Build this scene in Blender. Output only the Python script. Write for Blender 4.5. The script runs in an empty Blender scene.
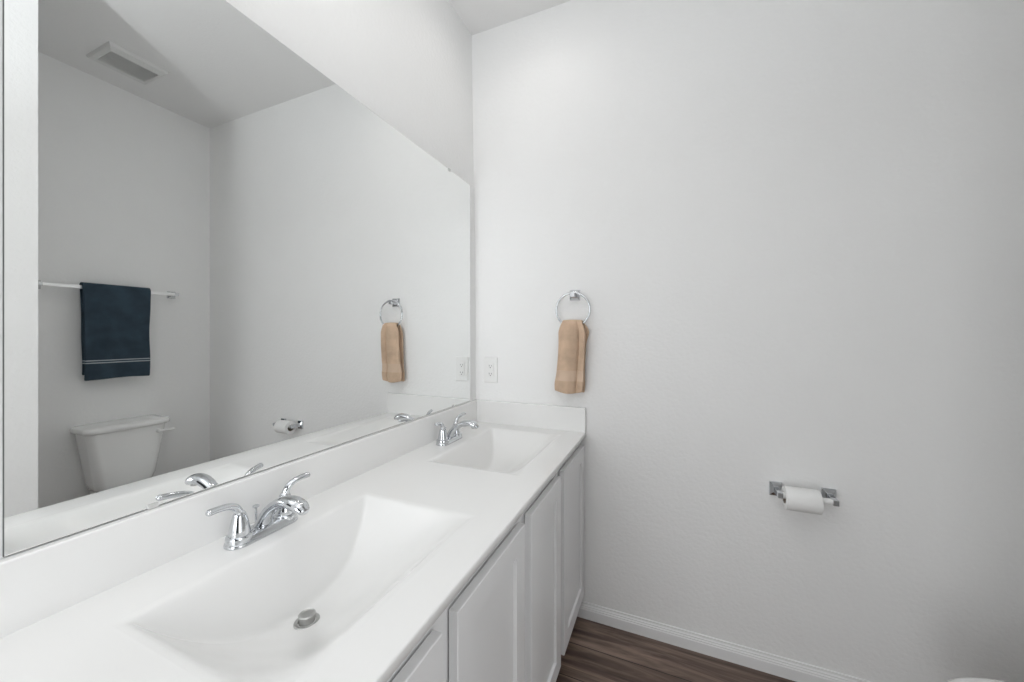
import bpy, bmesh, math, random
from mathutils import Vector, Matrix, noise

# ------------------------------------------------------------------ camera, world, lights
S = bpy.context.scene
C = S.collection
S.view_settings.view_transform = 'Standard'
S.view_settings.look = 'None'
S.view_settings.gamma = 1.0
S.view_settings.use_curve_mapping = False
S.view_settings.exposure = -0.05
S.cycles.use_denoising = True
S.cycles.max_bounces = 14
S.cycles.diffuse_bounces = 8
S.cycles.glossy_bounces = 6
S.cycles.sample_clamp_indirect = 6.0
S.cycles.caustics_reflective = True
S.cycles.blur_glossy = 0.3

cam = bpy.data.cameras.new('camera')
cam.sensor_width = 36.0
cam.lens = 36.0 * 371.6 / 1024.0
cam.shift_y = -6.67 / 1024.0
cam.clip_start = 0.02
camera = bpy.data.objects.new('camera', cam)
camera.location = (0.898, 0.0, 1.2513)
camera.rotation_euler = (math.radians(90), 0, 0.3982)
C.objects.link(camera)
S.camera = camera

world = bpy.data.worlds.new('world')
world.use_nodes = True
world.node_tree.nodes['Background'].inputs[0].default_value = (0.9, 0.95, 1.0, 1)
world.node_tree.nodes['Background'].inputs[1].default_value = 0.06
S.world = world


def lamp(name, kind, loc, energy, color, size, rot=(0, 0, 0)):
    d = bpy.data.lights.new(name, kind)
    d.energy = energy
    d.color = color
    if kind == 'AREA':
        d.shape = 'DISK'
        d.size = size
    else:
        d.shadow_soft_size = size
    o = bpy.data.objects.new(name, d)
    o.location = loc
    o.rotation_euler = rot
    C.objects.link(o)
    return o


# the photographer's flash head on a stand, turned up to bounce off the ceiling
lamp('bounce_flash', 'AREA', (0.86, -0.25, 2.05), 15.0, (0.93, 0.97, 1.0), 0.04, (math.pi, 0, 0))
# the two recessed ceiling lights over the basins
CANS = ((0.37, 0.53), (0.37, 1.28))
CEIL = 2.768
for (lx, ly), pw in zip(CANS, (7.0, 2.6)):
    o = lamp('downlight_beam', 'SPOT', (lx, ly, CEIL - 0.012), pw, (1.0, 0.955, 0.91), 0.04)
    o.data.spot_size = math.radians(150)
    o.data.spot_blend = 0.7
# unseen fill panels, added behind the camera and at the right wall
for nm, loc, rot, sx, sy, pw in (('front_fill', (0.40, -1.18, 0.92), (math.pi / 2, 0, 0), 0.6, 1.7, 18.5),
                                 ('right_fill', (2.20, -0.45, 1.20), (0, math.pi / 2, 0), 1.2, 0.9, 11.5)):
    o = lamp(nm, 'AREA', loc, pw, (0.97, 0.985, 1.0), 1.0, rot)
    o.data.shape = 'RECTANGLE'
    o.data.size = sx
    o.data.size_y = sy

# ------------------------------------------------------------------ dimensions (metres)
W = 2.2246      # inner face of the toilet wall
L = 1.66       # inner face of the end wall
YF = -1.20     # inner face of the wall behind the camera
H = CEIL
FZ = -0.012    # finished floor
CT = 0.817     # countertop height
CTX = 0.560    # countertop front edge
PX, PY0, PY1 = 1.350, 0.495, 0.612   # partition beside the toilet


# ------------------------------------------------------------------ materials
def new_mat(name):
    m = bpy.data.materials.new(name)
    m.use_nodes = True
    nt = m.node_tree
    return m, nt, nt.nodes['Principled BSDF']


def pbr(name, col, rough=0.5, metal=0.0, bump=None, vary=0.0, spec=0.5, coat=0.0):
    """procedural material: colour with faint noise variation, optional noise bump (scale, strength, distance)"""
    m, nt, b = new_mat(name)
    b.inputs['Roughness'].default_value = rough
    b.inputs['Metallic'].default_value = metal
    b.inputs['Specular IOR Level'].default_value = spec
    b.inputs['Coat Weight'].default_value = coat
    tc = nt.nodes.new('ShaderNodeTexCoord')
    if vary > 0:
        n = nt.nodes.new('ShaderNodeTexNoise')
        n.inputs['Scale'].default_value = 6.0
        n.inputs['Detail'].default_value = 4.0
        nt.links.new(tc.outputs['Object'], n.inputs['Vector'])
        r = nt.nodes.new('ShaderNodeValToRGB')
        r.color_ramp.elements[0].position = 0.3
        r.color_ramp.elements[1].position = 0.7
        r.color_ramp.elements[0].color = tuple(c * (1 - vary) for c in col) + (1,)
        r.color_ramp.elements[1].color = tuple(min(1, c * (1 + vary)) for c in col) + (1,)
        nt.links.new(n.outputs['Fac'], r.inputs['Fac'])
        nt.links.new(r.outputs['Color'], b.inputs['Base Color'])
    else:
        b.inputs['Base Color'].default_value = tuple(col) + (1,)
    if bump:
        n2 = nt.nodes.new('ShaderNodeTexNoise')
        n2.inputs['Scale'].default_value = bump[0]
        n2.inputs['Detail'].default_value = 3.0
        n2.inputs['Roughness'].default_value = 0.55
        nt.links.new(tc.outputs['Object'], n2.inputs['Vector'])
        bp = nt.nodes.new('ShaderNodeBump')
        bp.inputs['Strength'].default_value = bump[1]
        bp.inputs['Distance'].default_value = bump[2]
        nt.links.new(n2.outputs['Fac'], bp.inputs['Height'])
        nt.links.new(bp.outputs['Normal'], b.inputs['Normal'])
    return m


M = {}
M['wall'] = pbr('wall_paint', (0.84, 0.84, 0.835), 0.75, bump=(70, 0.42, 0.004), vary=0.006, spec=0.25)
M['ceiling'] = pbr('ceiling_paint', (0.80, 0.797, 0.793), 0.9, bump=(80, 0.25, 0.004), spec=0.2)
M['trim'] = pbr('trim_paint', (0.82, 0.82, 0.82), 0.35, vary=0.004)
M['cabinet'] = pbr('cabinet_paint', (0.82, 0.822, 0.825), 0.38, vary=0.005, bump=(40, 0.02, 0.002))
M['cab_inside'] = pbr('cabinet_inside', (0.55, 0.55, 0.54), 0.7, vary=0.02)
M['marble'] = pbr('cultured_marble', (0.83, 0.828, 0.82), 0.20, vary=0.004)
M['porcelain'] = pbr('porcelain', (0.84, 0.84, 0.83), 0.12, vary=0.003, coat=0.3)
M['seat_plastic'] = pbr('seat_plastic', (0.85, 0.85, 0.845), 0.25, vary=0.003)
M['chrome'] = pbr('chrome', (0.64, 0.655, 0.675), 0.045, metal=1.0)
M['satin'] = pbr('satin_chrome', (0.72, 0.73, 0.74), 0.22, metal=1.0)
M['bright_metal'] = pbr('bright_satin_metal', (0.92, 0.92, 0.92), 0.3, metal=1.0)
M['steel'] = pbr('brushed_steel', (0.46, 0.46, 0.45), 0.28, metal=1.0, bump=(300, 0.05, 0.001))
M['dark'] = pbr('dark_gap', (0.02, 0.02, 0.02), 0.6, vary=0.1)
M['plastic'] = pbr('white_plastic', (0.82, 0.82, 0.81), 0.3, vary=0.003)
M['clear'] = pbr('clip_plastic', (0.62, 0.62, 0.61), 0.2, vary=0.01)
M['mirror'] = pbr('mirror_silver', (0.90, 0.91, 0.905), 0.0, metal=1.0)
M['glass_edge'] = pbr('mirror_edge', (0.05, 0.052, 0.05), 0.3, vary=0.05)
M['vent'] = pbr('vent_plastic', (0.70, 0.70, 0.69), 0.5, vary=0.01)
M['paper'] = pbr('tissue_paper', (0.84, 0.84, 0.83), 0.95, bump=(220, 0.25, 0.002), spec=0.1)
M['card'] = pbr('cardboard_core', (0.28, 0.23, 0.18), 0.9, vary=0.1)
M['lens_glow'], _nt, _b = new_mat('lens_glow')
_b.inputs['Emission Color'].default_value = (1.0, 0.955, 0.91, 1)
_b.inputs['Emission Strength'].default_value = 12.0


def towel_mat(name, col, band=None, band_col=None, stripes=(), stripe_col=(0.6, 0.62, 0.62)):
    m, nt, b = new_mat(name)
    b.inputs['Roughness'].default_value = 0.95
    b.inputs['Specular IOR Level'].default_value = 0.1
    b.inputs['Sheen Weight'].default_value = 0.35
    b.inputs['Sheen Roughness'].default_value = 0.5
    b.inputs['Sheen Tint'].default_value = tuple(min(1, c * 2.0 + .05) for c in col) + (1,)
    tc = nt.nodes.new('ShaderNodeTexCoord')
    n = nt.nodes.new('ShaderNodeTexNoise')
    n.inputs['Scale'].default_value = 14
    n.inputs['Detail'].default_value = 5
    nt.links.new(tc.outputs['Object'], n.inputs['Vector'])
    r = nt.nodes.new('ShaderNodeValToRGB')
    r.color_ramp.elements[0].position = 0.35
    r.color_ramp.elements[1].position = 0.65
    r.color_ramp.elements[0].color = tuple(c * 0.86 for c in col) + (1,)
    r.color_ramp.elements[1].color = tuple(c * 1.14 for c in col) + (1,)
    nt.links.new(n.outputs['Fac'], r.inputs['Fac'])
    out = r.outputs['Color']
    sep = nt.nodes.new('ShaderNodeSeparateXYZ')
    nt.links.new(tc.outputs['Object'], sep.inputs[0])

    def window(z0, z1):
        a = nt.nodes.new('ShaderNodeMath'); a.operation = 'GREATER_THAN'
        a.inputs[1].default_value = z0
        c = nt.nodes.new('ShaderNodeMath'); c.operation = 'LESS_THAN'
        c.inputs[1].default_value = z1
        x = nt.nodes.new('ShaderNodeMath'); x.operation = 'MULTIPLY'
        nt.links.new(sep.outputs['Z'], a.inputs[0]); nt.links.new(sep.outputs['Z'], c.inputs[0])
        nt.links.new(a.outputs[0], x.inputs[0]); nt.links.new(c.outputs[0], x.inputs[1])
        return x.outputs[0]
    items = [(z0, z1, stripe_col) for z0, z1 in stripes]
    if band:
        items.append((band[0], band[1], band_col))
    for z0, z1, cc in items:
        mx = nt.nodes.new('ShaderNodeMixRGB')
        nt.links.new(window(z0, z1), mx.inputs[0])
        nt.links.new(out, mx.inputs[1])
        mx.inputs[2].default_value = tuple(cc) + (1,)
        out = mx.outputs[0]
    nt.links.new(out, b.inputs['Base Color'])
    n2 = nt.nodes.new('ShaderNodeTexNoise')
    n2.inputs['Scale'].default_value = 420
    n2.inputs['Detail'].default_value = 2
    nt.links.new(tc.outputs['Object'], n2.inputs['Vector'])
    bp = nt.nodes.new('ShaderNodeBump')
    bp.inputs['Strength'].default_value = 0.8
    bp.inputs['Distance'].default_value = 0.003
    nt.links.new(n2.outputs['Fac'], bp.inputs['Height'])
    nt.links.new(bp.outputs['Normal'], b.inputs['Normal'])
    return m


M['tan_towel'] = towel_mat('tan_terry', (0.60, 0.435, 0.315), band=(-0.268, -0.222), band_col=(0.63, 0.475, 0.36))
M['navy_towel'] = towel_mat('navy_terry', (0.042, 0.064, 0.085), stripes=((-0.4615, -0.4555), (-0.448, -0.442)),
                            stripe_col=(0.42, 0.46, 0.48))


def floor_mat():
    m, nt, b = new_mat('wood_plank_floor')
    b.inputs['Roughness'].default_value = 0.42
    tc = nt.nodes.new('ShaderNodeTexCoord')
    br = nt.nodes.new('ShaderNodeTexBrick')
    br.offset = 0.37
    br.inputs['Color1'].default_value = (0.0, 0.0, 0.0, 1)
    br.inputs['Color2'].default_value = (1.0, 1.0, 1.0, 1)
    br.inputs['Mortar'].default_value = (0.3, 0.3, 0.3, 1)
    br.inputs['Scale'].default_value = 1.0
    br.inputs['Mortar Size'].default_value = 0.0016
    br.inputs['Mortar Smooth'].default_value = 0.1
    br.inputs['Brick Width'].default_value = 3.4
    br.inputs['Row Height'].default_value = 0.152
    mpb = nt.nodes.new('ShaderNodeMapping')
    mpb.inputs['Location'].default_value = (0.05, 0.022, 0)
    nt.links.new(tc.outputs['Object'], mpb.inputs['Vector'])
    nt.links.new(mpb.outputs[0], br.inputs['Vector'])
    mp = nt.nodes.new('ShaderNodeMapping')
    mp.inputs['Scale'].default_value = (1.2, 12.0, 1.0)
    nt.links.new(tc.outputs['Object'], mp.inputs['Vector'])
    off = nt.nodes.new('ShaderNodeVectorMath'); off.operation = 'MULTIPLY_ADD'
    nt.links.new(br.outputs['Color'], off.inputs[0])
    off.inputs[1].default_value = (7.0, 13.0, 3.0)
    nt.links.new(mp.outputs[0], off.inputs[2])
    n = nt.nodes.new('ShaderNodeTexNoise')
    n.inputs['Scale'].default_value = 1.3
    n.inputs['Detail'].default_value = 8
    n.inputs['Roughness'].default_value = 0.62
    n.inputs['Distortion'].default_value = 0.6
    nt.links.new(off.outputs[0], n.inputs['Vector'])
    r = nt.nodes.new('ShaderNodeValToRGB')
    e = r.color_ramp.elements
    e[0].position = 0.34; e[0].color = (0.022, 0.015, 0.012, 1)
    e[1].position = 0.68; e[1].color = (0.36, 0.265, 0.215, 1)
    k = e.new(0.5); k.color = (0.125, 0.085, 0.067, 1)
    nt.links.new(n.outputs['Fac'], r.inputs['Fac'])
    mx = nt.nodes.new('ShaderNodeMixRGB'); mx.blend_type = 'MULTIPLY'
    mx.inputs[0].default_value = 1.0
    nt.links.new(r.outputs['Color'], mx.inputs[1])
    r2 = nt.nodes.new('ShaderNodeValToRGB')
    r2.color_ramp.elements[0].color = (0.75, 0.75, 0.75, 1)
    r2.color_ramp.elements[1].color = (1.2, 1.15, 1.12, 1)
    nt.links.new(br.outputs['Color'], r2.inputs['Fac'])
    nt.links.new(r2.outputs['Color'], mx.inputs[2])
    mo = nt.nodes.new('ShaderNodeMixRGB')
    nt.links.new(br.outputs['Fac'], mo.inputs[0])
    nt.links.new(mx.outputs[0], mo.inputs[1])
    mo.inputs[2].default_value = (0.010, 0.008, 0.007, 1)
    nt.links.new(mo.outputs[0], b.inputs['Base Color'])
    bp = nt.nodes.new('ShaderNodeBump')
    bp.inputs['Strength'].default_value = 0.25
    bp.inputs['Distance'].default_value = 0.002
    nt.links.new(n.outputs['Fac'], bp.inputs['Height'])
    nt.links.new(bp.outputs['Normal'], b.inputs['Normal'])
    return m


M['floor'] = floor_mat()


# ------------------------------------------------------------------ mesh helpers
def thing(name, label, cat, loc=(0, 0, 0), rz=0.0, group=None):
    o = bpy.data.objects.new(name, None)
    o.empty_display_size = 0.05
    o.location = loc
    o.rotation_euler = (0, 0, rz)
    C.objects.link(o)
    tag(o, label, cat, group)
    return o


def tag(o, label, cat, group=None):
    o['label'] = label
    o['category'] = cat
    if group:
        o['group'] = group
    return o


def origin_of(o):
    p = Vector((0, 0, 0))
    while o is not None:
        p += Vector(o.location)
        o = o.parent
    return p


def obj(name, bm, mat, parent=None, smooth=True, bevel=0.0, seg=2, angle=35, at=None):
    """bm is in world coordinates; the object's origin is its parent's origin (or at)"""
    base = Vector(at) if at is not None else Vector((0, 0, 0))
    par = origin_of(parent) if parent else Vector((0, 0, 0))
    if at is None and parent:
        base = par
    bmesh.ops.translate(bm, vec=-base, verts=bm.verts)
    bmesh.ops.recalc_face_normals(bm, faces=bm.faces)
    me = bpy.data.meshes.new(name)
    bm.to_mesh(me)
    bm.free()
    mats = mat if isinstance(mat, (list, tuple)) else [mat]
    for mm in mats:
        me.materials.append(M[mm] if isinstance(mm, str) else mm)
    if smooth:
        for p in me.polygons:
            p.use_smooth = True
        me.set_sharp_from_angle(angle=math.radians(angle))
    o = bpy.data.objects.new(name, me)
    o.location = base - par
    if parent:
        o.parent = parent
    C.objects.link(o)
    if bevel > 0:
        b = o.modifiers.new('bevel', 'BEVEL')
        b.width = bevel
        b.segments = seg
        b.limit_method = 'ANGLE'
        b.angle_limit = math.radians(40)
        b.harden_normals = False
    return o


def box(bm, x0, x1, y0, y1, z0, z1, mi=0):
    v = [bm.verts.new(p) for p in ((x0, y0, z0), (x1, y0, z0), (x1, y1, z0), (x0, y1, z0),
                                   (x0, y0, z1), (x1, y0, z1), (x1, y1, z1), (x0, y1, z1))]
    for f in ((0, 3, 2, 1), (4, 5, 6, 7), (0, 1, 5, 4), (1, 2, 6, 5), (2, 3, 7, 6), (3, 0, 4, 7)):
        fc = bm.faces.new([v[i] for i in f])
        fc.material_index = mi
    return v


def BX(*a):
    bm = bmesh.new()
    box(bm, *a)
    return bm


def rings(bm, loops, cap0=True, cap1=True, closed=True, mi=0):
    """skin a list of loops (same vertex count)"""
    vs = [[bm.verts.new(p) for p in lp] for lp in loops]
    n = len(vs[0])
    for a, b in zip(vs, vs[1:]):
        for i in range(n if closed else n - 1):
            j = (i + 1) % n
            f = bm.faces.new((a[i], a[j], b[j], b[i]))
            f.material_index = mi
    if cap0:
        bm.faces.new(list(reversed(vs[0])))
    if cap1:
        bm.faces.new(vs[-1])
    return vs


def lathe(bm, prof, origin, axis='Z', n=32, cap0=True, cap1=True, mi=0):
    """prof: list of (radius, height along the axis)"""
    loops = []
    ox, oy, oz = origin
    for r, h in prof:
        lp = []
        for i in range(n):
            a = 2 * math.pi * i / n
            c, s = r * math.cos(a), r * math.sin(a)
            if axis == 'Z':
                lp.append((ox + c, oy + s, oz + h))
            elif axis == 'X':
                lp.append((ox + h, oy + c, oz + s))
            else:
                lp.append((ox + c, oy + h, oz + s))
        loops.append(lp)
    return rings(bm, loops, cap0, cap1, mi=mi)


def catmull(pts, sub):
    out = []
    n = len(pts)
    dim = len(pts[0])
    for i in range(n - 1):
        p0 = pts[max(i - 1, 0)]; p1 = pts[i]; p2 = pts[i + 1]; p3 = pts[min(i + 2, n - 1)]
        for k in range(sub):
            t = k / sub
            out.append(tuple(0.5 * (2 * p1[d] + (p2[d] - p0[d]) * t + (2 * p0[d] - 5 * p1[d] + 4 * p2[d] - p3[d]) * t * t
                                    + (3 * p1[d] - p0[d] - 3 * p2[d] + p3[d]) * t ** 3) for d in range(dim)))
    out.append(tuple(pts[-1]))
    return out


def sweep(bm, pts, side, n=16, sub=6, round_ends=(0, -1)):
    """pts: (x,y,z,half_width,half_thickness) swept; 'side' is the constant width direction"""
    P = catmull(pts, sub)
    side = Vector(side).normalized()
    loops = []
    m = len(P)
    for i, p in enumerate(P):
        a = Vector(P[max(i - 1, 0)][:3]); b = Vector(P[min(i + 1, m - 1)][:3])
        t = (b - a).normalized()
        up = t.cross(side).normalized()
        c = Vector(p[:3])
        w, h = p[3], p[4]
        loops.append([tuple(c + side * (w * math.cos(2 * math.pi * k / n)) + up * (h * math.sin(2 * math.pi * k / n))) for k in range(n)])
    if round_ends:
        for end in round_ends:
            c = Vector(P[end][:3]); nb = Vector(P[1 if end == 0 else -2][:3])
            t = (c - nb).normalized()
            extra = []
            for q in (0.35, 0.7, 0.92):
                k = math.sqrt(1 - q * q)
                hh = min(P[end][3], P[end][4])
                extra.append([tuple(c + t * hh * q + (Vector(v) - c) * k) for v in loops[end]])
            if end == 0:
                loops = list(reversed(extra)) + loops
            else:
                loops = loops + extra
    rings(bm, loops)


def profile_run(bm, prof, a, b, face):
    """extrude a (depth, height) profile from a to b; depth grows along 'face' (2-D unit vector)"""
    loops = []
    for p in (a, b):
        loops.append([(p[0] + face[0] * d, p[1] + face[1] * d, z) for d, z in prof])
    rings(bm, loops)


def superellipse(cx, cy, rx, ry, z, n=40, e=2.6):
    lp = []
    for i in range(n):
        a = 2 * math.pi * i / n
        c, s = math.cos(a), math.sin(a)
        lp.append((cx + rx * math.copysign(abs(c) ** (2 / e), c), cy + ry * math.copysign(abs(s) ** (2 / e), s), z))
    return lp


# ------------------------------------------------------------------ the room
def struct(name, bm, mat, **k):
    o = obj(name, bm, mat, smooth=False, **k)
    o['kind'] = 'structure'
    return o


T = 0.1
struct('floor', BX(-T, W + T, YF - T, L + T, FZ - 0.1, FZ), 'floor')
struct('ceiling', BX(-T, W + T, YF - T, L + T, H, H + 0.1), 'ceiling')
bm = bmesh.new()     # the wall leans back a little towards the ceiling
prof = [(-T, FZ), (0, FZ), (0, 1.40), (-0.004, 1.75), (-0.011, 2.08), (-0.017, 2.42), (-0.022, H), (-T, H)]
rings(bm, [[(x, y, z) for x, z in prof] for y in (YF - T, L + T)])
struct('wall_left', bm, 'wall')
struct('wall_back', BX(-0.025, W, L, L + T, FZ, H), 'wall')
bm = bmesh.new()     # with an unseen opening added to go with the right fill lamp
box(bm, W, W + T, YF - T, -0.90, FZ, H)
box(bm, W, W + T, 0.0, L + T, FZ, H)
box(bm, W, W + T, -0.90, 0.0, FZ, 0.60)
box(bm, W, W + T, -0.90, 0.0, 2.00, H)
struct('wall_right', bm, 'wall')
struct('wall_partition', BX(PX, W, PY0, PY1, FZ, H), 'wall')
bm = bmesh.new()   # wall behind the camera, unseen, opened wide so the chrome reflects dark
box(bm, -0.02, 0.0, YF - T, YF, FZ, H)
box(bm, 1.95, W, YF - T, YF, FZ, H)
box(bm, 0.0, 1.95, YF - T, YF, 2.30, H)
struct('wall_front', bm, 'wall')

BB = [(0, 0), (0.0135, 0), (0.0135, 0.040), (0.0115, 0.043), (0.0115, 0.047), (0.0085, 0.051), (0.0085, 0.0545),
      (0.0055, 0.0585), (0.0045, 0.066), (0, 0.067)]
BB = [(d, z + FZ) for d, z in BB]
bm = bmesh.new(); profile_run(bm, BB, (0.47, L), (W, L), (0, -1)); struct('baseboard_back', bm, 'trim')
bm = bmesh.new(); profile_run(bm, BB, (W, PY1), (W, L - 0.0135), (-1, 0)); struct('baseboard_right', bm, 'trim')
bm = bmesh.new(); profile_run(bm, BB, (PX, PY1), (W - 0.0135, PY1), (0, 1)); struct('baseboard_partition', bm, 'trim')

# ------------------------------------------------------------------ vanity cabinet
FX0, FX1, DX = 0.512, 0.5305, 0.554
DB = 0.5350                              # back of the doors, standing off the frame      # face frame back / front, door front
VY0, VY1 = 0.130, L
cab = thing('vanity_cabinet', 'long pale grey painted vanity cabinet with shaker doors under the white double sink countertop',
            'cabinet', (0.28, 0.90, FZ))
DOORS = [(0.188, 0.522), (0.571, 0.906), (0.954, 1.258), (1.304, 1.648)]
DZ0, DZ1 = 0.096, 0.757
UND = CT - 0.020      # underside of the slab
bm = bmesh.new()
box(bm, 0.0, FX0, VY0, VY0 + 0.016, FZ, UND - 0.0015)
box(bm, 0.0, FX0, VY1 - 0.016, VY1, FZ, UND - 0.0015)
box(bm, 0.0, FX0, 0.92, 0.936, 0.1, 0.66)
box(bm, 0.0, 0.010, VY0 + 0.016, VY1 - 0.016, 0.1, UND - 0.0015)
box(bm, 0.010, FX0, VY0 + 0.016, VY1 - 0.016, 0.085, 0.101)
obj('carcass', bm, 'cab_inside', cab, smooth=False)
bm = bmesh.new()
box(bm, FX0, FX1, VY0, VY1, 0.715, UND - 0.0015)
box(bm, FX0, FX1, VY0, VY1, 0.085, 0.135)
ys = [VY0] + [v for d in DOORS for v in (d[0] + 0.012, d[1] - 0.012)] + [VY1]
for i in range(0, len(ys), 2):
    box(bm, FX0, FX1, ys[i], ys[i + 1], 0.135, 0.715)
obj('face_frame', bm, 'cabinet', cab, smooth=False)
obj('toe_kick', BX(0.455, 0.470, VY0, VY1, FZ, 0.085), 'cabinet', cab, smooth=False)


def shaker_door(y0, y1):
    bm = bmesh.new()
    st, rec, bv = 0.057, 0.0085, 0.0030
    def lp(i, x):
        return [(x, y0 + i, DZ0 + i), (x, y1 - i, DZ0 + i), (x, y1 - i, DZ1 - i), (x, y0 + i, DZ1 - i)]
    e = 0.002
    rings(bm, [lp(0, DB), lp(0, DX - e), lp(e * 0.4, DX - e * 0.4), lp(e, DX), lp(st, DX), lp(st + bv * .5, DX - rec * 0.7), lp(st + bv, DX - rec)])
    return bm


for a, b in DOORS:
    obj('door', shaker_door(a, b), 'cabinet', cab, smooth=False)

# ------------------------------------------------------------------ countertop with two integral basins
CY0, CY1 = 0.120, L
top = thing('countertop', 'glossy white cultured marble countertop with two integral basins, on the vanity cabinet', 'countertop', (0.28, 0.90, CT))
BXa, BXb = 0.142, 0.462
BW = 0.240
BASINS = (0.533, 1.310)
PAD = 0.014


def fillet(t, e=0.0055):
    return 0.5 * (t + math.sqrt(t * t + e * e))


def basin_depth(x, y, yc):
    D = 0.122
    dy = abs(y - yc) / BW
    q = (x - 0.225) / (BXb - 0.225)
    fx = 1 - max(0.0, q) ** 2.1
    end = D * (1 - dy ** 2.5)
    ramp = end * fx if end > 0 and fx > 0 else min(end, fx * D)
    back = 1.6 * (x - BXa)
    k = 0.010
    h = max(k - abs(ramp - back), 0) / k
    d = min(ramp, back) - h * h * k * 0.25
    return max(0.0, fillet(d) - 0.0002)


rx0, rx1 = BXa - PAD, BXb + PAD
bm = bmesh.new()
xs = [0.0, rx0, rx1, CTX - 0.0035]
ysl = [CY0, BASINS[0] - BW - PAD, BASINS[0] + BW + PAD, BASINS[1] - BW - PAD, BASINS[1] + BW + PAD, CY1]
V = {}
for i, x in enumerate(xs):
    for j, y in enumerate(ysl):
        V[i, j] = bm.verts.new((x, y, CT))
for i in range(3):
    for j in range(5):
        if i == 1 and j in (1, 3):
            continue
        bm.faces.new((V[i, j], V[i + 1, j], V[i + 1, j + 1], V[i, j + 1]))
# rounded front edge, front face and underside
e = 0.0035
prof = [(CTX - e + e * math.sin(a), CT - e + e * math.cos(a)) for a in (math.radians(30), math.radians(60), math.radians(90))]
prof += [(CTX, UND + 0.002), (CTX - 0.002, UND), (0.50, UND)]
prev = [V[3, j] for j in range(6)]
for px, pz in prof:
    cur = [bm.verts.new((px, y, pz)) for y in ysl]
    for j in range(5):
        bm.faces.new((prev[j], cur[j], cur[j + 1], prev[j + 1]))
    prev = cur
for y in (CY0, CY1):   # closed ends
    bm.faces.new([bm.verts.new(p) for p in ((0, y, CT), (CTX - e, y, CT), (CTX, y, CT - e), (CTX, y, UND), (0, y, UND))])
obj('slab', bm, 'marble', top, angle=50)

for yc in BASINS:
    bm = bmesh.new()
    nx, ny = 84, 118
    y0, y1 = yc - BW - PAD, yc + BW + PAD
    g = []
    for i in range(nx + 1):
        row = []
        for j in range(ny + 1):
            x = rx0 + (rx1 - rx0) * i / nx
            y = y0 + (y1 - y0) * j / ny
            edge = i in (0, nx) or j in (0, ny)
            row.append(bm.verts.new((x, y, CT - (0 if edge else basin_depth(x, y, yc)))))
        g.append(row)
    for i in range(nx):
        for j in range(ny):
            bm.faces.new((g[i][j], g[i + 1][j], g[i + 1][j + 1], g[i][j + 1]))
    bs = obj('basin', bm, 'marble', top, angle=180)
    dz = CT - basin_depth(0.257, yc - 0.027, yc) + 0.0022
    bm = bmesh.new()
    lathe(bm, [(0.010, -0.004), (0.0225, -0.0015), (0.0225, 0.0005), (0.0205, 0.0018), (0.0185, 0.0018), (0.0165, 0.0005), (0.0160, -0.003)],
          (0.257, yc - 0.027, dz), cap0=False, cap1=False)
    dr = obj('drain', bm, 'steel', bs)
    bm = bmesh.new()
    lathe(bm, [(0.0138, -0.003), (0.0142, 0.0105), (0.0150, 0.0115), (0.0150, 0.0140), (0.0132, 0.0152), (0.0118, 0.0142), (0.006, 0.0137), (0.001, 0.0136)],
          (0.257, yc - 0.027, dz))
    obj('stopper', bm, 'steel', dr)

obj('backsplash', BX(0.0, 0.019, CY0, CY1, CT - 0.005, CT + 0.1070), 'marble', top, bevel=0.003, seg=3)
obj('side_splash', BX(0.012, CTX, L - 0.019, L, CT - 0.005, CT + 0.1070), 'marble', top, bevel=0.003, seg=3)


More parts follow.
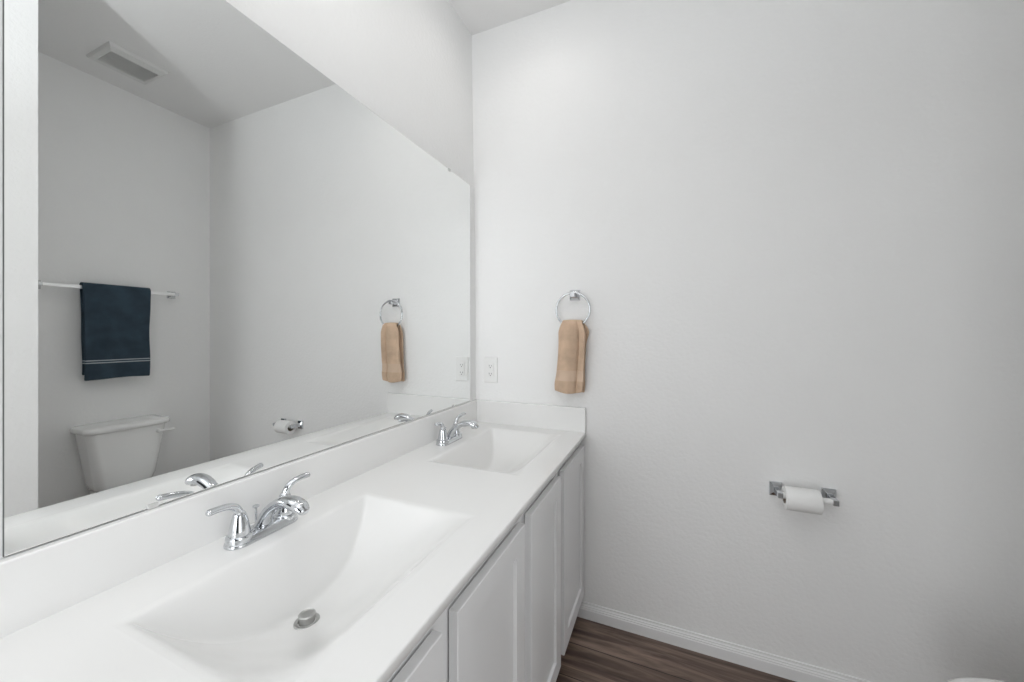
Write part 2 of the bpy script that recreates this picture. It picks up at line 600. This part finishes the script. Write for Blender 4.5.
# ------------------------------------------------------------------ faucets
def faucet(yc, label):
    fx = 0.077
    t = thing('faucet', label, 'faucet', (fx, yc, CT), group='chrome two handle faucets')
    # oval base with raised ends
    bm = bmesh.new()
    def stad(off, z):
        lp = []
        r = 0.0265 - off
        for i in range(20):
            a = -math.pi / 2 + math.pi * i / 19
            lp.append((fx + r * math.sin(a) * -1, yc + 0.0495 + r * math.cos(a), z))
        for i in range(20):
            a = math.pi / 2 + math.pi * i / 19
            lp.append((fx + r * math.sin(a) * -1, yc - 0.0495 + r * math.cos(a), z))
        return lp
    z = CT + 0.0006
    rings(bm, [stad(0.0, z), stad(0.0, z + 0.004), stad(0.0008, z + 0.006), stad(0.003, z + 0.0075), stad(0.0035, z + 0.011),
               stad(0.005, z + 0.014), stad(0.008, z + 0.016), stad(0.014, z + 0.017), stad(0.020, z + 0.0172)])
    obj('base_plate', bm, 'chrome', t, angle=60)
    # spout: rises from the middle of the base and arches over the basin
    bm = bmesh.new()
    sp = [(0.074, 0.008, 0.0210, 0.0170), (0.080, 0.022, 0.0178, 0.0152), (0.091, 0.041, 0.0150, 0.0130), (0.109, 0.0590, 0.0140, 0.0115), (0.133, 0.0725, 0.0148, 0.0112),
          (0.157, 0.0795, 0.0165, 0.0118), (0.182, 0.0800, 0.0178, 0.0126), (0.201, 0.0755, 0.0165, 0.0118), (0.2105, 0.0705, 0.0130, 0.0092)]
    sweep(bm, [(0.074 + (x - 0.074) * 0.94, yc, CT + h, w, th) for x, h, w, th in sp], (0, 1, 0), n=24, sub=6, round_ends=(-1,))
    s = obj('spout', bm, 'chrome', t, angle=70)
    bm = bmesh.new()
    lathe(bm, [(0.0082, -0.0035), (0.0090, -0.003), (0.0092, 0.004)], (0.187, yc, CT + 0.0665), n=24)
    obj('aerator', bm, 'steel', s)
    # lift rod behind the spout
    bm = bmesh.new()
    lathe(bm, [(0.0022, 0.010), (0.0022, 0.046), (0.0034, 0.047), (0.0066, 0.051), (0.0066, 0.0535), (0.003, 0.0555)], (0.052, yc, CT), n=20)
    obj('lift_rod', bm, 'chrome', t)
    for s in (-1, 1):
        hy = yc + s * 0.0495
        k = 1.18 if s < 0 else 0.90        # both levers are turned a little towards the near side
        bm = bmesh.new()
        lathe(bm, [(0.0245, 0.006), (0.0245, 0.017), (0.0235, 0.0195), (0.0195, 0.0205), (0.0190, 0.026), (0.0182, 0.030), (0.0160, 0.044), (0.0130, 0.056), (0.0112, 0.0625), (0.0080, 0.067), (0.003, 0.069)],
              (fx, hy, CT), n=36)
        h = obj('handle', bm, 'chrome', t, angle=50)
        bm = bmesh.new()
        lv = [(-0.001, 0.054, 0.0085, 0.0085), (0.002, 0.068, 0.0085, 0.0080), (0.010, 0.0805, 0.0082, 0.0075), (0.023, 0.0880, 0.0078, 0.0066), (0.038, 0.0915, 0.0076, 0.0062), (0.0525, 0.0930, 0.0084, 0.0062)]
        sweep(bm, [(fx + 0.24 * d, hy + s * d * k, CT + hh, w, th) for d, hh, w, th in lv], (1, 0, 0), n=18, sub=6)
        obj('lever', bm, 'chrome', h, angle=70)
    return t


faucet(0.5415, 'chrome two handle faucet at the nearer basin, the larger one in view')
faucet(1.296, 'chrome two handle faucet at the basin beside the outlet and end wall')

# ------------------------------------------------------------------ mirror
MX, MY0, MY1, MZ0, MZ1 = 0.0045, 0.212, 1.597, 0.926, 1.982
mir = thing('mirror', 'large frameless wall mirror held by small clips above the backsplash', 'mirror', (0, 0.94, MZ0))
bm = bmesh.new()
lo = lambda i, x: [(x, MY0 + i, MZ0 + i), (x, MY1 - i, MZ0 + i), (x, MY1 - i, MZ1 - i), (x, MY0 + i, MZ1 - i)]
vs = rings(bm, [lo(0, 0.0002), lo(0, MX - 0.0004), lo(0.0006, MX)], mi=1)
bm.faces.ensure_lookup_table()
bm.faces[-1].material_index = 0
obj('mirror_glass', bm, ['mirror', 'glass_edge'], mir, smooth=False)
for cy, cz, s in ((0.382, MZ0, 1), (1.441, MZ0, 1), (0.42, MZ1, -1), (1.408, MZ1, -1)):
    bm = bmesh.new()
    a, b = sorted((cz - s * 0.0015, cz + s * 0.007))
    box(bm, MX + 0.0001, MX + 0.003, cy - 0.0075, cy + 0.0075, a, b)
    a, b = sorted((cz - s * 0.0015, cz - s * 0.0001))
    box(bm, 0.0005, MX + 0.0001, cy - 0.0075, cy + 0.0075, a, b)
    obj('mirror_clip', bm, 'clear', mir, smooth=False)

# ------------------------------------------------------------------ outlet on the end wall
ox, oz = 0.0865, 1.0745
out = thing('outlet', 'white duplex power outlet with rectangular face, on the wall above the side splash', 'outlet', (ox, L, oz))
bm = bmesh.new()
lo = lambda w, h, y: [(ox - w, y, oz - h), (ox + w, y, oz - h), (ox + w, y, oz + h), (ox - w, y, oz + h)]
rings(bm, [lo(0.037, 0.0625, L), lo(0.037, 0.0625, L - 0.003), lo(0.0345, 0.060, L - 0.006), lo(0.0172, 0.0342, L - 0.006)], cap1=False)
obj('cover_plate', bm, 'plastic', out, smooth=False)
bm = bmesh.new()
rings(bm, [lo(0.0168, 0.0338, L - 0.001), lo(0.0168, 0.0338, L - 0.0068), lo(0.0160, 0.0330, L - 0.0075)])
rec = obj('receptacle', bm, 'plastic', out, smooth=False)
for k in (-1, 1):
    cz = oz + k * 0.0195
    for dx, hh in ((-0.0062, 0.0042), (0.0062, 0.0034)):
        obj('slot', BX(ox + dx - 0.001, ox + dx + 0.001, L - 0.0078, L - 0.0072, cz - hh + 0.002, cz + hh + 0.002), 'dark', rec, smooth=False)
    bm = bmesh.new(); lathe(bm, [(0.0024, -0.0078), (0.0024, -0.0072)], (ox, L, cz - 0.0075), axis='Y', n=14)
    obj('ground_hole', bm, 'dark', rec, smooth=False)
for k in (-1, 1):
    obj('test_button', BX(ox - 0.007, ox + 0.007, L - 0.0086, L - 0.0074, oz + k * 0.0035 - 0.0022, oz + k * 0.0035 + 0.0022), 'plastic', rec, smooth=False)
for k in (-1, 1):
    bm = bmesh.new(); lathe(bm, [(0.0033, -0.0072), (0.0033, -0.0058)], (ox, L, oz + k * 0.0485), axis='Y', n=16)
    obj('screw', bm, 'plastic', out, smooth=False)

# ------------------------------------------------------------------ towel ring and hand towel
rx, rz, RR = 0.509, 1.360, 0.0750
RY = L - 0.042
ring = thing('towel_ring', 'chrome towel ring with square plate on the end wall above the tan hand towel', 'towel ring', (rx, L, 1.4275))
bm = bmesh.new()
lo = lambda w, y, dz=0: [(rx - w, y, 1.4275 - w + dz), (rx + w, y, 1.4275 - w + dz), (rx + w, y, 1.4275 + w + dz), (rx - w, y, 1.4275 + w + dz)]
rings(bm, [lo(0.0235, L), lo(0.0235, L - 0.005), lo(0.0205, L - 0.009), lo(0.0125, L - 0.013), lo(0.0105, L - 0.034)])
obj('wall_plate', bm, 'chrome', ring, smooth=False, bevel=0.0012)
obj('holder_block', BX(rx - 0.0105, rx + 0.0105, L - 0.052, L - 0.034, 1.4275 - 0.012, 1.4275 + 0.0115), 'chrome', ring, bevel=0.002)
bm = bmesh.new()
n = 72
loops = []
for i in range(n + 1):
    a = 2 * math.pi * i / n
    c = Vector((rx + RR * math.sin(a), RY, rz + RR * math.cos(a)))
    rad = Vector((math.sin(a), 0, math.cos(a)))
    loops.append([tuple(c + rad * (0.0048 * math.cos(b)) + Vector((0, 1, 0)) * (0.0048 * math.sin(b))) for b in [2 * math.pi * k / 12 for k in range(12)]])
rings(bm, loops, False, False)
bmesh.ops.remove_doubles(bm, verts=bm.verts, dist=1e-5)
obj('ring', bm, 'chrome', ring, angle=180)


def cloth(name, front_z, back_z, top_z, halfw, center, offs, thick, mat, at, axis, seed, na=46, nb=60, wave=None, parent=None):
    """towel draped over a rail: a sheet that runs up the front, over the rail and down the back.
    axis 'X': the towel's width runs along x and it hangs in front of a wall at +y; axis 'Y': width along y, wall at +x."""
    bm = bmesh.new()
    r = offs
    fl, bl = top_z - r - front_z, top_z - r - back_z
    arc = math.pi * r
    tot = fl + arc + bl
    rows = []
    for j in range(nb + 1):
        s = tot * j / nb
        if s < fl:
            dpt, z, lay = -r, front_z + s, 0
        elif s < fl + arc:
            a = (s - fl) / r
            dpt, z, lay = -r * math.cos(a), top_z - r + r * math.sin(a), 1
        else:
            dpt, z, lay = r, top_z - r - (s - fl - arc), 2
        row = []
        for i in range(na + 1):
            u = -1 + 2 * i / na
            du, dd, dz = wave(u, (top_z - z), lay, dpt)
            w = center[0] + u * halfw((top_z - z), lay) + du
            q = center[1] + dpt + dd
            nz = noise.noise(Vector((w * 22 + seed, q * 22, z * 22))) * 0.0011 + noise.noise(Vector((w * 90 + seed, q * 60, z * 90))) * 0.0006
            q += nz
            row.append(bm.verts.new((w, q, z + dz) if axis == 'X' else (q, w, z + dz)))
        rows.append(row)
    for j in range(nb):
        for i in range(na):
            bm.faces.new((rows[j][i], rows[j][i + 1], rows[j + 1][i + 1], rows[j + 1][i]))
    o = obj(name, bm, mat, parent, angle=180, at=at)
    so = o.modifiers.new('thickness', 'SOLIDIFY')
    so.thickness = thick
    so.offset = 0
    sb = o.modifiers.new('soft', 'SUBSURF')
    sb.levels = 1
    sb.render_levels = 1
    return o


def hw_hand(d, lay):
    base = 0.042 + 0.018 * min(1, d / 0.05)
    bulge = 0.005 * math.exp(-((d - 0.285) / 0.045) ** 2)
    return base + bulge - (0.004 * min(1, d / 0.3) if lay == 2 else 0)


def wave_hand(u, d, lay, dpt):
    hang = min(1.0, d / 0.10)
    lean = -0.013 * min(1.0, d / 0.31)
    if lay != 2:
        # long vertical pleats, the deepest at the right third
        dd = -0.005 * hang * math.cos(u * 4.2 + 0.5) + 0.010 * math.exp(-((u - 0.50) / 0.10) ** 2) * (0.4 + 0.6 * hang)
        dd -= 0.006 * math.exp(-((d - 0.285) / 0.035) ** 2) * (1 - u * u)
        if 0.222 < d < 0.268:
            dd += 0.0022
        dz = -0.002 * u * u * max(0, 1 - d / 0.03) + 0.010 * (u * u) * max(0, (d - 0.26) / 0.06)
        return (lean + 0.003 * hang * math.sin(d * 14), dd, dz)
    return (lean * 0.9 + 0.001 + 0.012 * max(0, u) * math.exp(-((d - 0.05) / 0.035) ** 2), 0.002 * math.sin(u * 4) + 0.003 * hang, -0.002 * u * u * max(0, 1 - d / 0.03))


ht = cloth('hand_towel', 0.990, 0.994, 1.314, hw_hand, (rx - 0.001, RY + 0.001), 0.0165, 0.0075, 'tan_towel', (rx, RY, 1.314), 'X', 3.0, wave=wave_hand)
tag(ht, 'tan terry hand towel hanging through the chrome towel ring', 'towel')

# ------------------------------------------------------------------ toilet paper holder and roll
tz, ty = 0.677, 1.600
tp = thing('toilet_paper_holder', 'chrome toilet paper holder with two square posts, low on the end wall', 'paper holder', (1.345, L, tz))
for px in (1.266, 1.424):
    bm = bmesh.new()
    lo = lambda wx, wz, y, cz=tz, cx=px: [(cx - wx, y, cz - wz), (cx + wx, y, cz - wz), (cx + wx, y, cz + wz), (cx - wx, y, cz + wz)]
    rings(bm, [lo(0.0205, 0.0255, L), lo(0.0205, 0.0255, L - 0.007), lo(0.0190, 0.0240, L - 0.009), lo(0.0085, 0.0110, L - 0.016), lo(0.0080, 0.0100, L - 0.040),
               lo(0.0080, 0.0095, L - 0.071)])
    obj('post', bm, 'chrome', tp, smooth=False, bevel=0.0012)
bm = bmesh.new()
lathe(bm, [(0.0075, 0), (0.0075, 0.004), (0.0115, 0.006), (0.0115, 0.085), (0.0100, 0.086), (0.0100, 0.141), (0.0075, 0.143), (0.0075, 0.147)], (1.2705, ty, tz), axis='X', n=28)
obj('roller', bm, 'plastic', tp)
roll = thing('toilet_roll', 'white toilet paper roll hanging on the chrome holder', 'toilet roll', (1.333, ty, tz - 0.009))
rc = tz - 0.0081
bm = bmesh.new()
lathe(bm, [(0.0205, 0.0), (0.037, 0.0), (0.0392, 0.0008), (0.040, 0.003), (0.0402, 0.051), (0.040, 0.099), (0.0392, 0.1012), (0.037, 0.102), (0.0205, 0.102)],
      (1.2795, ty, rc), axis='X', n=56, cap0=False, cap1=False)
# loose outer sheet edge along the front
obj('paper', bm, 'paper', roll, angle=40)
bm = bmesh.new()
rings(bm, [[(1.2795, ty + 0.0205 * math.cos(a), rc + 0.0205 * math.sin(a)) for a in [2 * math.pi * k / 32 for k in range(32)]],
           [(1.3815, ty + 0.0205 * math.cos(a), rc + 0.0205 * math.sin(a)) for a in [2 * math.pi * k / 32 for k in range(32)]],
           [(1.3815, ty + 0.0200 * math.cos(a), rc + 0.0200 * math.sin(a)) for a in [2 * math.pi * k / 32 for k in range(32)]],
           [(1.2795, ty + 0.0200 * math.cos(a), rc + 0.0200 * math.sin(a)) for a in [2 * math.pi * k / 32 for k in range(32)]],
           [(1.2795, ty + 0.0205 * math.cos(a), rc + 0.0205 * math.sin(a)) for a in [2 * math.pi * k / 32 for k in range(32)]]], False, False)
bmesh.ops.remove_doubles(bm, verts=bm.verts, dist=1e-6)
obj('core', bm, 'card', roll)

# ------------------------------------------------------------------ towel bar and bath towel on the toilet wall
bz, bxp = 1.518, W - 0.062
bar = thing('towel_bar', 'chrome towel bar on the wall above the toilet, seen in the mirror', 'towel bar', (W, 1.142, bz))
for py in (0.836, 1.428):
    bm = bmesh.new()
    lo = lambda w, x, cy=py: [(x, cy - w, bz - w), (x, cy + w, bz - w), (x, cy + w, bz + w), (x, cy - w, bz + w)]
    rings(bm, [lo(0.0235, W), lo(0.0235, W - 0.004), lo(0.0195, W - 0.010), lo(0.011, W - 0.022), lo(0.0095, W - 0.040), lo(0.0105, W - 0.074)])
    obj('post', bm, 'satin', bar, smooth=False, bevel=0.0012)
obj('rail', BX(bxp - 0.0095, bxp + 0.0095, 0.846, 1.418, bz - 0.0095, bz + 0.0095), 'bright_metal', bar, bevel=0.0015)


def hw_bath(d, lay):
    return 0.1510 - 0.009 * min(1, d / 0.25) - (0.002 if lay == 2 else 0)


def wave_bath(u, d, lay, dpt):
    hang = min(1.0, d / 0.3)
    dd = 0.0045 * hang * math.sin(u * 4.6 + 0.6) + 0.002 * math.sin(u * 9 + d * 6) * hang
    return (0.0022 * math.sin(d * 17) * hang, dd if lay != 2 else dd * 0.4, 0.003 * math.sin(u * 2.5 + 1) * hang)


bt = cloth('bath_towel', 0.990, 1.02, 1.545, hw_bath, (1.1375, bxp), 0.0195, 0.010, 'navy_towel', (bxp, 1.142, 1.545), 'Y', 9.0, wave=wave_bath)
tag(bt, 'dark navy bath towel with two thin pale stripes, hung on the towel bar', 'towel')

# ------------------------------------------------------------------ toilet
tc = 1.146
toi = thing('toilet', 'white two piece toilet with closed lid against the wall under the navy towel', 'toilet', (1.80, tc, FZ))


def rrect(x0, x1, hw, z, r, bow=0.0, n=8):
    lp = []
    for cx, cy, a0 in ((x1 - r, tc + hw - r, 0), (x0 + r, tc + hw - r, 90), (x0 + r, tc - hw + r, 180), (x1 - r, tc - hw + r, 270)):
        for k in range(n + 1):
            a = math.radians(a0 + 90 * k / n)
            x = cx + r * math.cos(a); y = cy + r * math.sin(a)
            lp.append((x, y, z))
    # subdivide the front edge so that it can bow out
    out = []
    for i, p in enumerate(lp):
        out.append(p)
        if i == 2 * (n + 1) - 1:
            q = lp[i + 1]
            for k in range(1, 8):
                t = k / 8
                out.append((p[0] + (q[0] - p[0]) * t - bow * math.sin(math.pi * t), p[1] + (q[1] - p[1]) * t, z))
    return out


TX1 = W - 0.012
TF = W - 0.198
bm = bmesh.new()
tk = []
for z, hw, dx, r in ((0.350, 0.100, 0.05, 0.03), (0.354, 0.116, 0.033, 0.04), (0.368, 0.128, 0.022, 0.05), (0.40, 0.137, 0.014, 0.05), (0.47, 0.147, 0.011, 0.047), (0.57, 0.160, 0.006, 0.043), (0.66, 0.172, 0.001, 0.04), (0.697, 0.177, 0.0, 0.04)):
    tk.append(rrect(TF + dx, TX1, hw, z, r, 0.012))
rings(bm, tk)
tank = obj('tank', bm, 'porcelain', toi, angle=60)
bm = bmesh.new()
LF = TF - 0.016
ld = [rrect(LF + 0.007, W - 0.006, 0.185, 0.697, 0.035, 0.012), rrect(LF + 0.001, W - 0.003, 0.191, 0.701, 0.038, 0.012), rrect(LF, W - 0.003, 0.192, 0.716, 0.038, 0.012),
      rrect(LF + 0.003, W - 0.004, 0.189, 0.725, 0.037, 0.012), rrect(LF + 0.011, W - 0.008, 0.181, 0.730, 0.034, 0.012), rrect(LF + 0.04, W - 0.03, 0.145, 0.7325, 0.03, 0.008)]
rings(bm, ld)
obj('tank_lid', bm, 'porcelain', toi, angle=60)
bm = bmesh.new()
ly = tc + 0.126
lz = 0.655
lathe(bm, [(0.012, 0.006), (0.012, -0.006), (0.009, -0.009), (0.006, -0.022)], (TF - 0.004, ly, lz), axis='X', n=20)
sweep(bm, [(TF - 0.024, ly - 0.004, lz, 0.006, 0.006), (TF - 0.026, ly + 0.02, lz, 0.0075, 0.005), (TF - 0.026, ly + 0.045, lz - 0.001, 0.0085, 0.0045), (TF - 0.024, ly + 0.070, lz - 0.003, 0.0085, 0.0045)], (0, 0, 1), n=14, sub=5)
obj('flush_lever', bm, 'plastic', tank)
# bowl and pedestal
bm = bmesh.new()
bw = []
SX = 0.065
for z, cx, rx_, ry_, e in ((0.0, 1.775, 0.245, 0.118, 3.0), (0.02, 1.775, 0.242, 0.114, 3.0), (0.05, 1.775, 0.225, 0.100, 2.8), (0.14, 1.77, 0.220, 0.098, 2.6),
                           (0.22, 1.745, 0.240, 0.118, 2.4), (0.30, 1.71, 0.262, 0.150, 2.3), (0.34, 1.695, 0.272, 0.170, 2.3), (0.362, 1.69, 0.276, 0.174, 2.4), (0.372, 1.69, 0.270, 0.170, 2.4)):
    bw.append(superellipse(cx + 0.052, tc, rx_, ry_ + 0.008 * z / 0.37, FZ + z * 0.966, 48, e))
rings(bm, bw)
box(bm, W - 0.24, W - 0.03, tc - 0.115, tc + 0.115, 0.25, 0.349)
obj('bowl', bm, 'porcelain', toi, angle=50)


def seat_loop(off, z, n=56):
    lp = []
    for i in range(n):
        a = 2 * math.pi * i / n
        c, s = math.cos(a), math.sin(a)
        rx_ = (0.246 if c < 0 else 0.205) - off
        e = 2.1 if c < 0 else 3.4
        lp.append((1.722 + rx_ * math.copysign(abs(c) ** (2 / e), c), tc + (0.190 - off) * math.copysign(abs(s) ** (2 / 2.15), s), z - 0.035))
    return lp


bm = bmesh.new()
rings(bm, [seat_loop(0.006, 0.390), seat_loop(0.0, 0.393), seat_loop(0.0, 0.402), seat_loop(0.006, 0.406)])
obj('seat', bm, 'seat_plastic', toi, angle=60)
bm = bmesh.new()
rings(bm, [seat_loop(0.006, 0.407), seat_loop(0.001, 0.409), seat_loop(0.0, 0.416), seat_loop(0.003, 0.422), seat_loop(0.012, 0.427), seat_loop(0.04, 0.431), seat_loop(0.10, 0.433)])
obj('seat_lid', bm, 'seat_plastic', toi, angle=60)
for k in (-1, 1):
    bm = bmesh.new()
    lathe(bm, [(0.013, -0.022), (0.013, 0.022)], (1.922, tc + k * 0.07, 0.3805), axis='Y', n=18)
    obj('hinge', bm, 'seat_plastic', toi, angle=40)

# ------------------------------------------------------------------ exhaust fan grille on the ceiling
vx0, vx1, vy0, vy1 = 1.776, 2.026, 0.963, 1.213
vent = thing('ceiling_vent', 'square white exhaust fan grille on the ceiling above the toilet, seen in the mirror', 'vent', ((vx0 + vx1) / 2, (vy0 + vy1) / 2, H))
lo = lambda i, z: [(vx0 + i, vy0 + i, z), (vx1 - i, vy0 + i, z), (vx1 - i, vy1 - i, z), (vx0 + i, vy1 - i, z)]
lb = lambda i, j, z: [(vx0 + i, vy0 + j, z), (vx1 - i, vy0 + j, z), (vx1 - i, vy1 - j, z), (vx0 + i, vy1 - j, z)]
bm = bmesh.new()
rings(bm, [lo(0, H), lo(0, H - 0.004), lo(0.006, H - 0.014), lb(0.045, 0.022, H - 0.022), lb(0.050, 0.026, H - 0.021), lb(0.052, 0.028, H - 0.004)], cap0=False, cap1=True)
fr = obj('frame', bm, 'vent', vent, smooth=False)
ns = 13
for k in range(ns):
    x = vx0 + 0.062 + (vx1 - vx0 - 0.124) * k / (ns - 1)
    bm = bmesh.new()
    rings(bm, [[(x - 0.005, y, H - 0.0205), (x - 0.0028, y, H - 0.0215), (x + 0.0045, y, H - 0.0125), (x + 0.0023, y, H - 0.0115)] for y in (vy0 + 0.028, vy1 - 0.028)])
    obj('louvre', bm, 'vent', vent, smooth=False)

# ------------------------------------------------------------------ recessed ceiling lights over the basins
for k, (lx, ly_) in enumerate(CANS):
    t = thing('recessed_light', ('round recessed ceiling light over the basin next to the end wall' if k else 'round recessed ceiling light over the basin nearer the camera'),
              'ceiling light', (lx, ly_, H), group='recessed ceiling lights')
    bm = bmesh.new()
    lathe(bm, [(0.052, -0.001), (0.052, -0.004), (0.060, -0.009), (0.080, -0.006), (0.082, -0.001)], (lx, ly_, H), n=40, cap0=False, cap1=False)
    obj('trim_ring', bm, 'plastic', t)
    bm = bmesh.new()
    lathe(bm, [(0.051, -0.002), (0.051, -0.003)], (lx, ly_, H), n=40)
    obj('lens', bm, 'lens_glow', t)
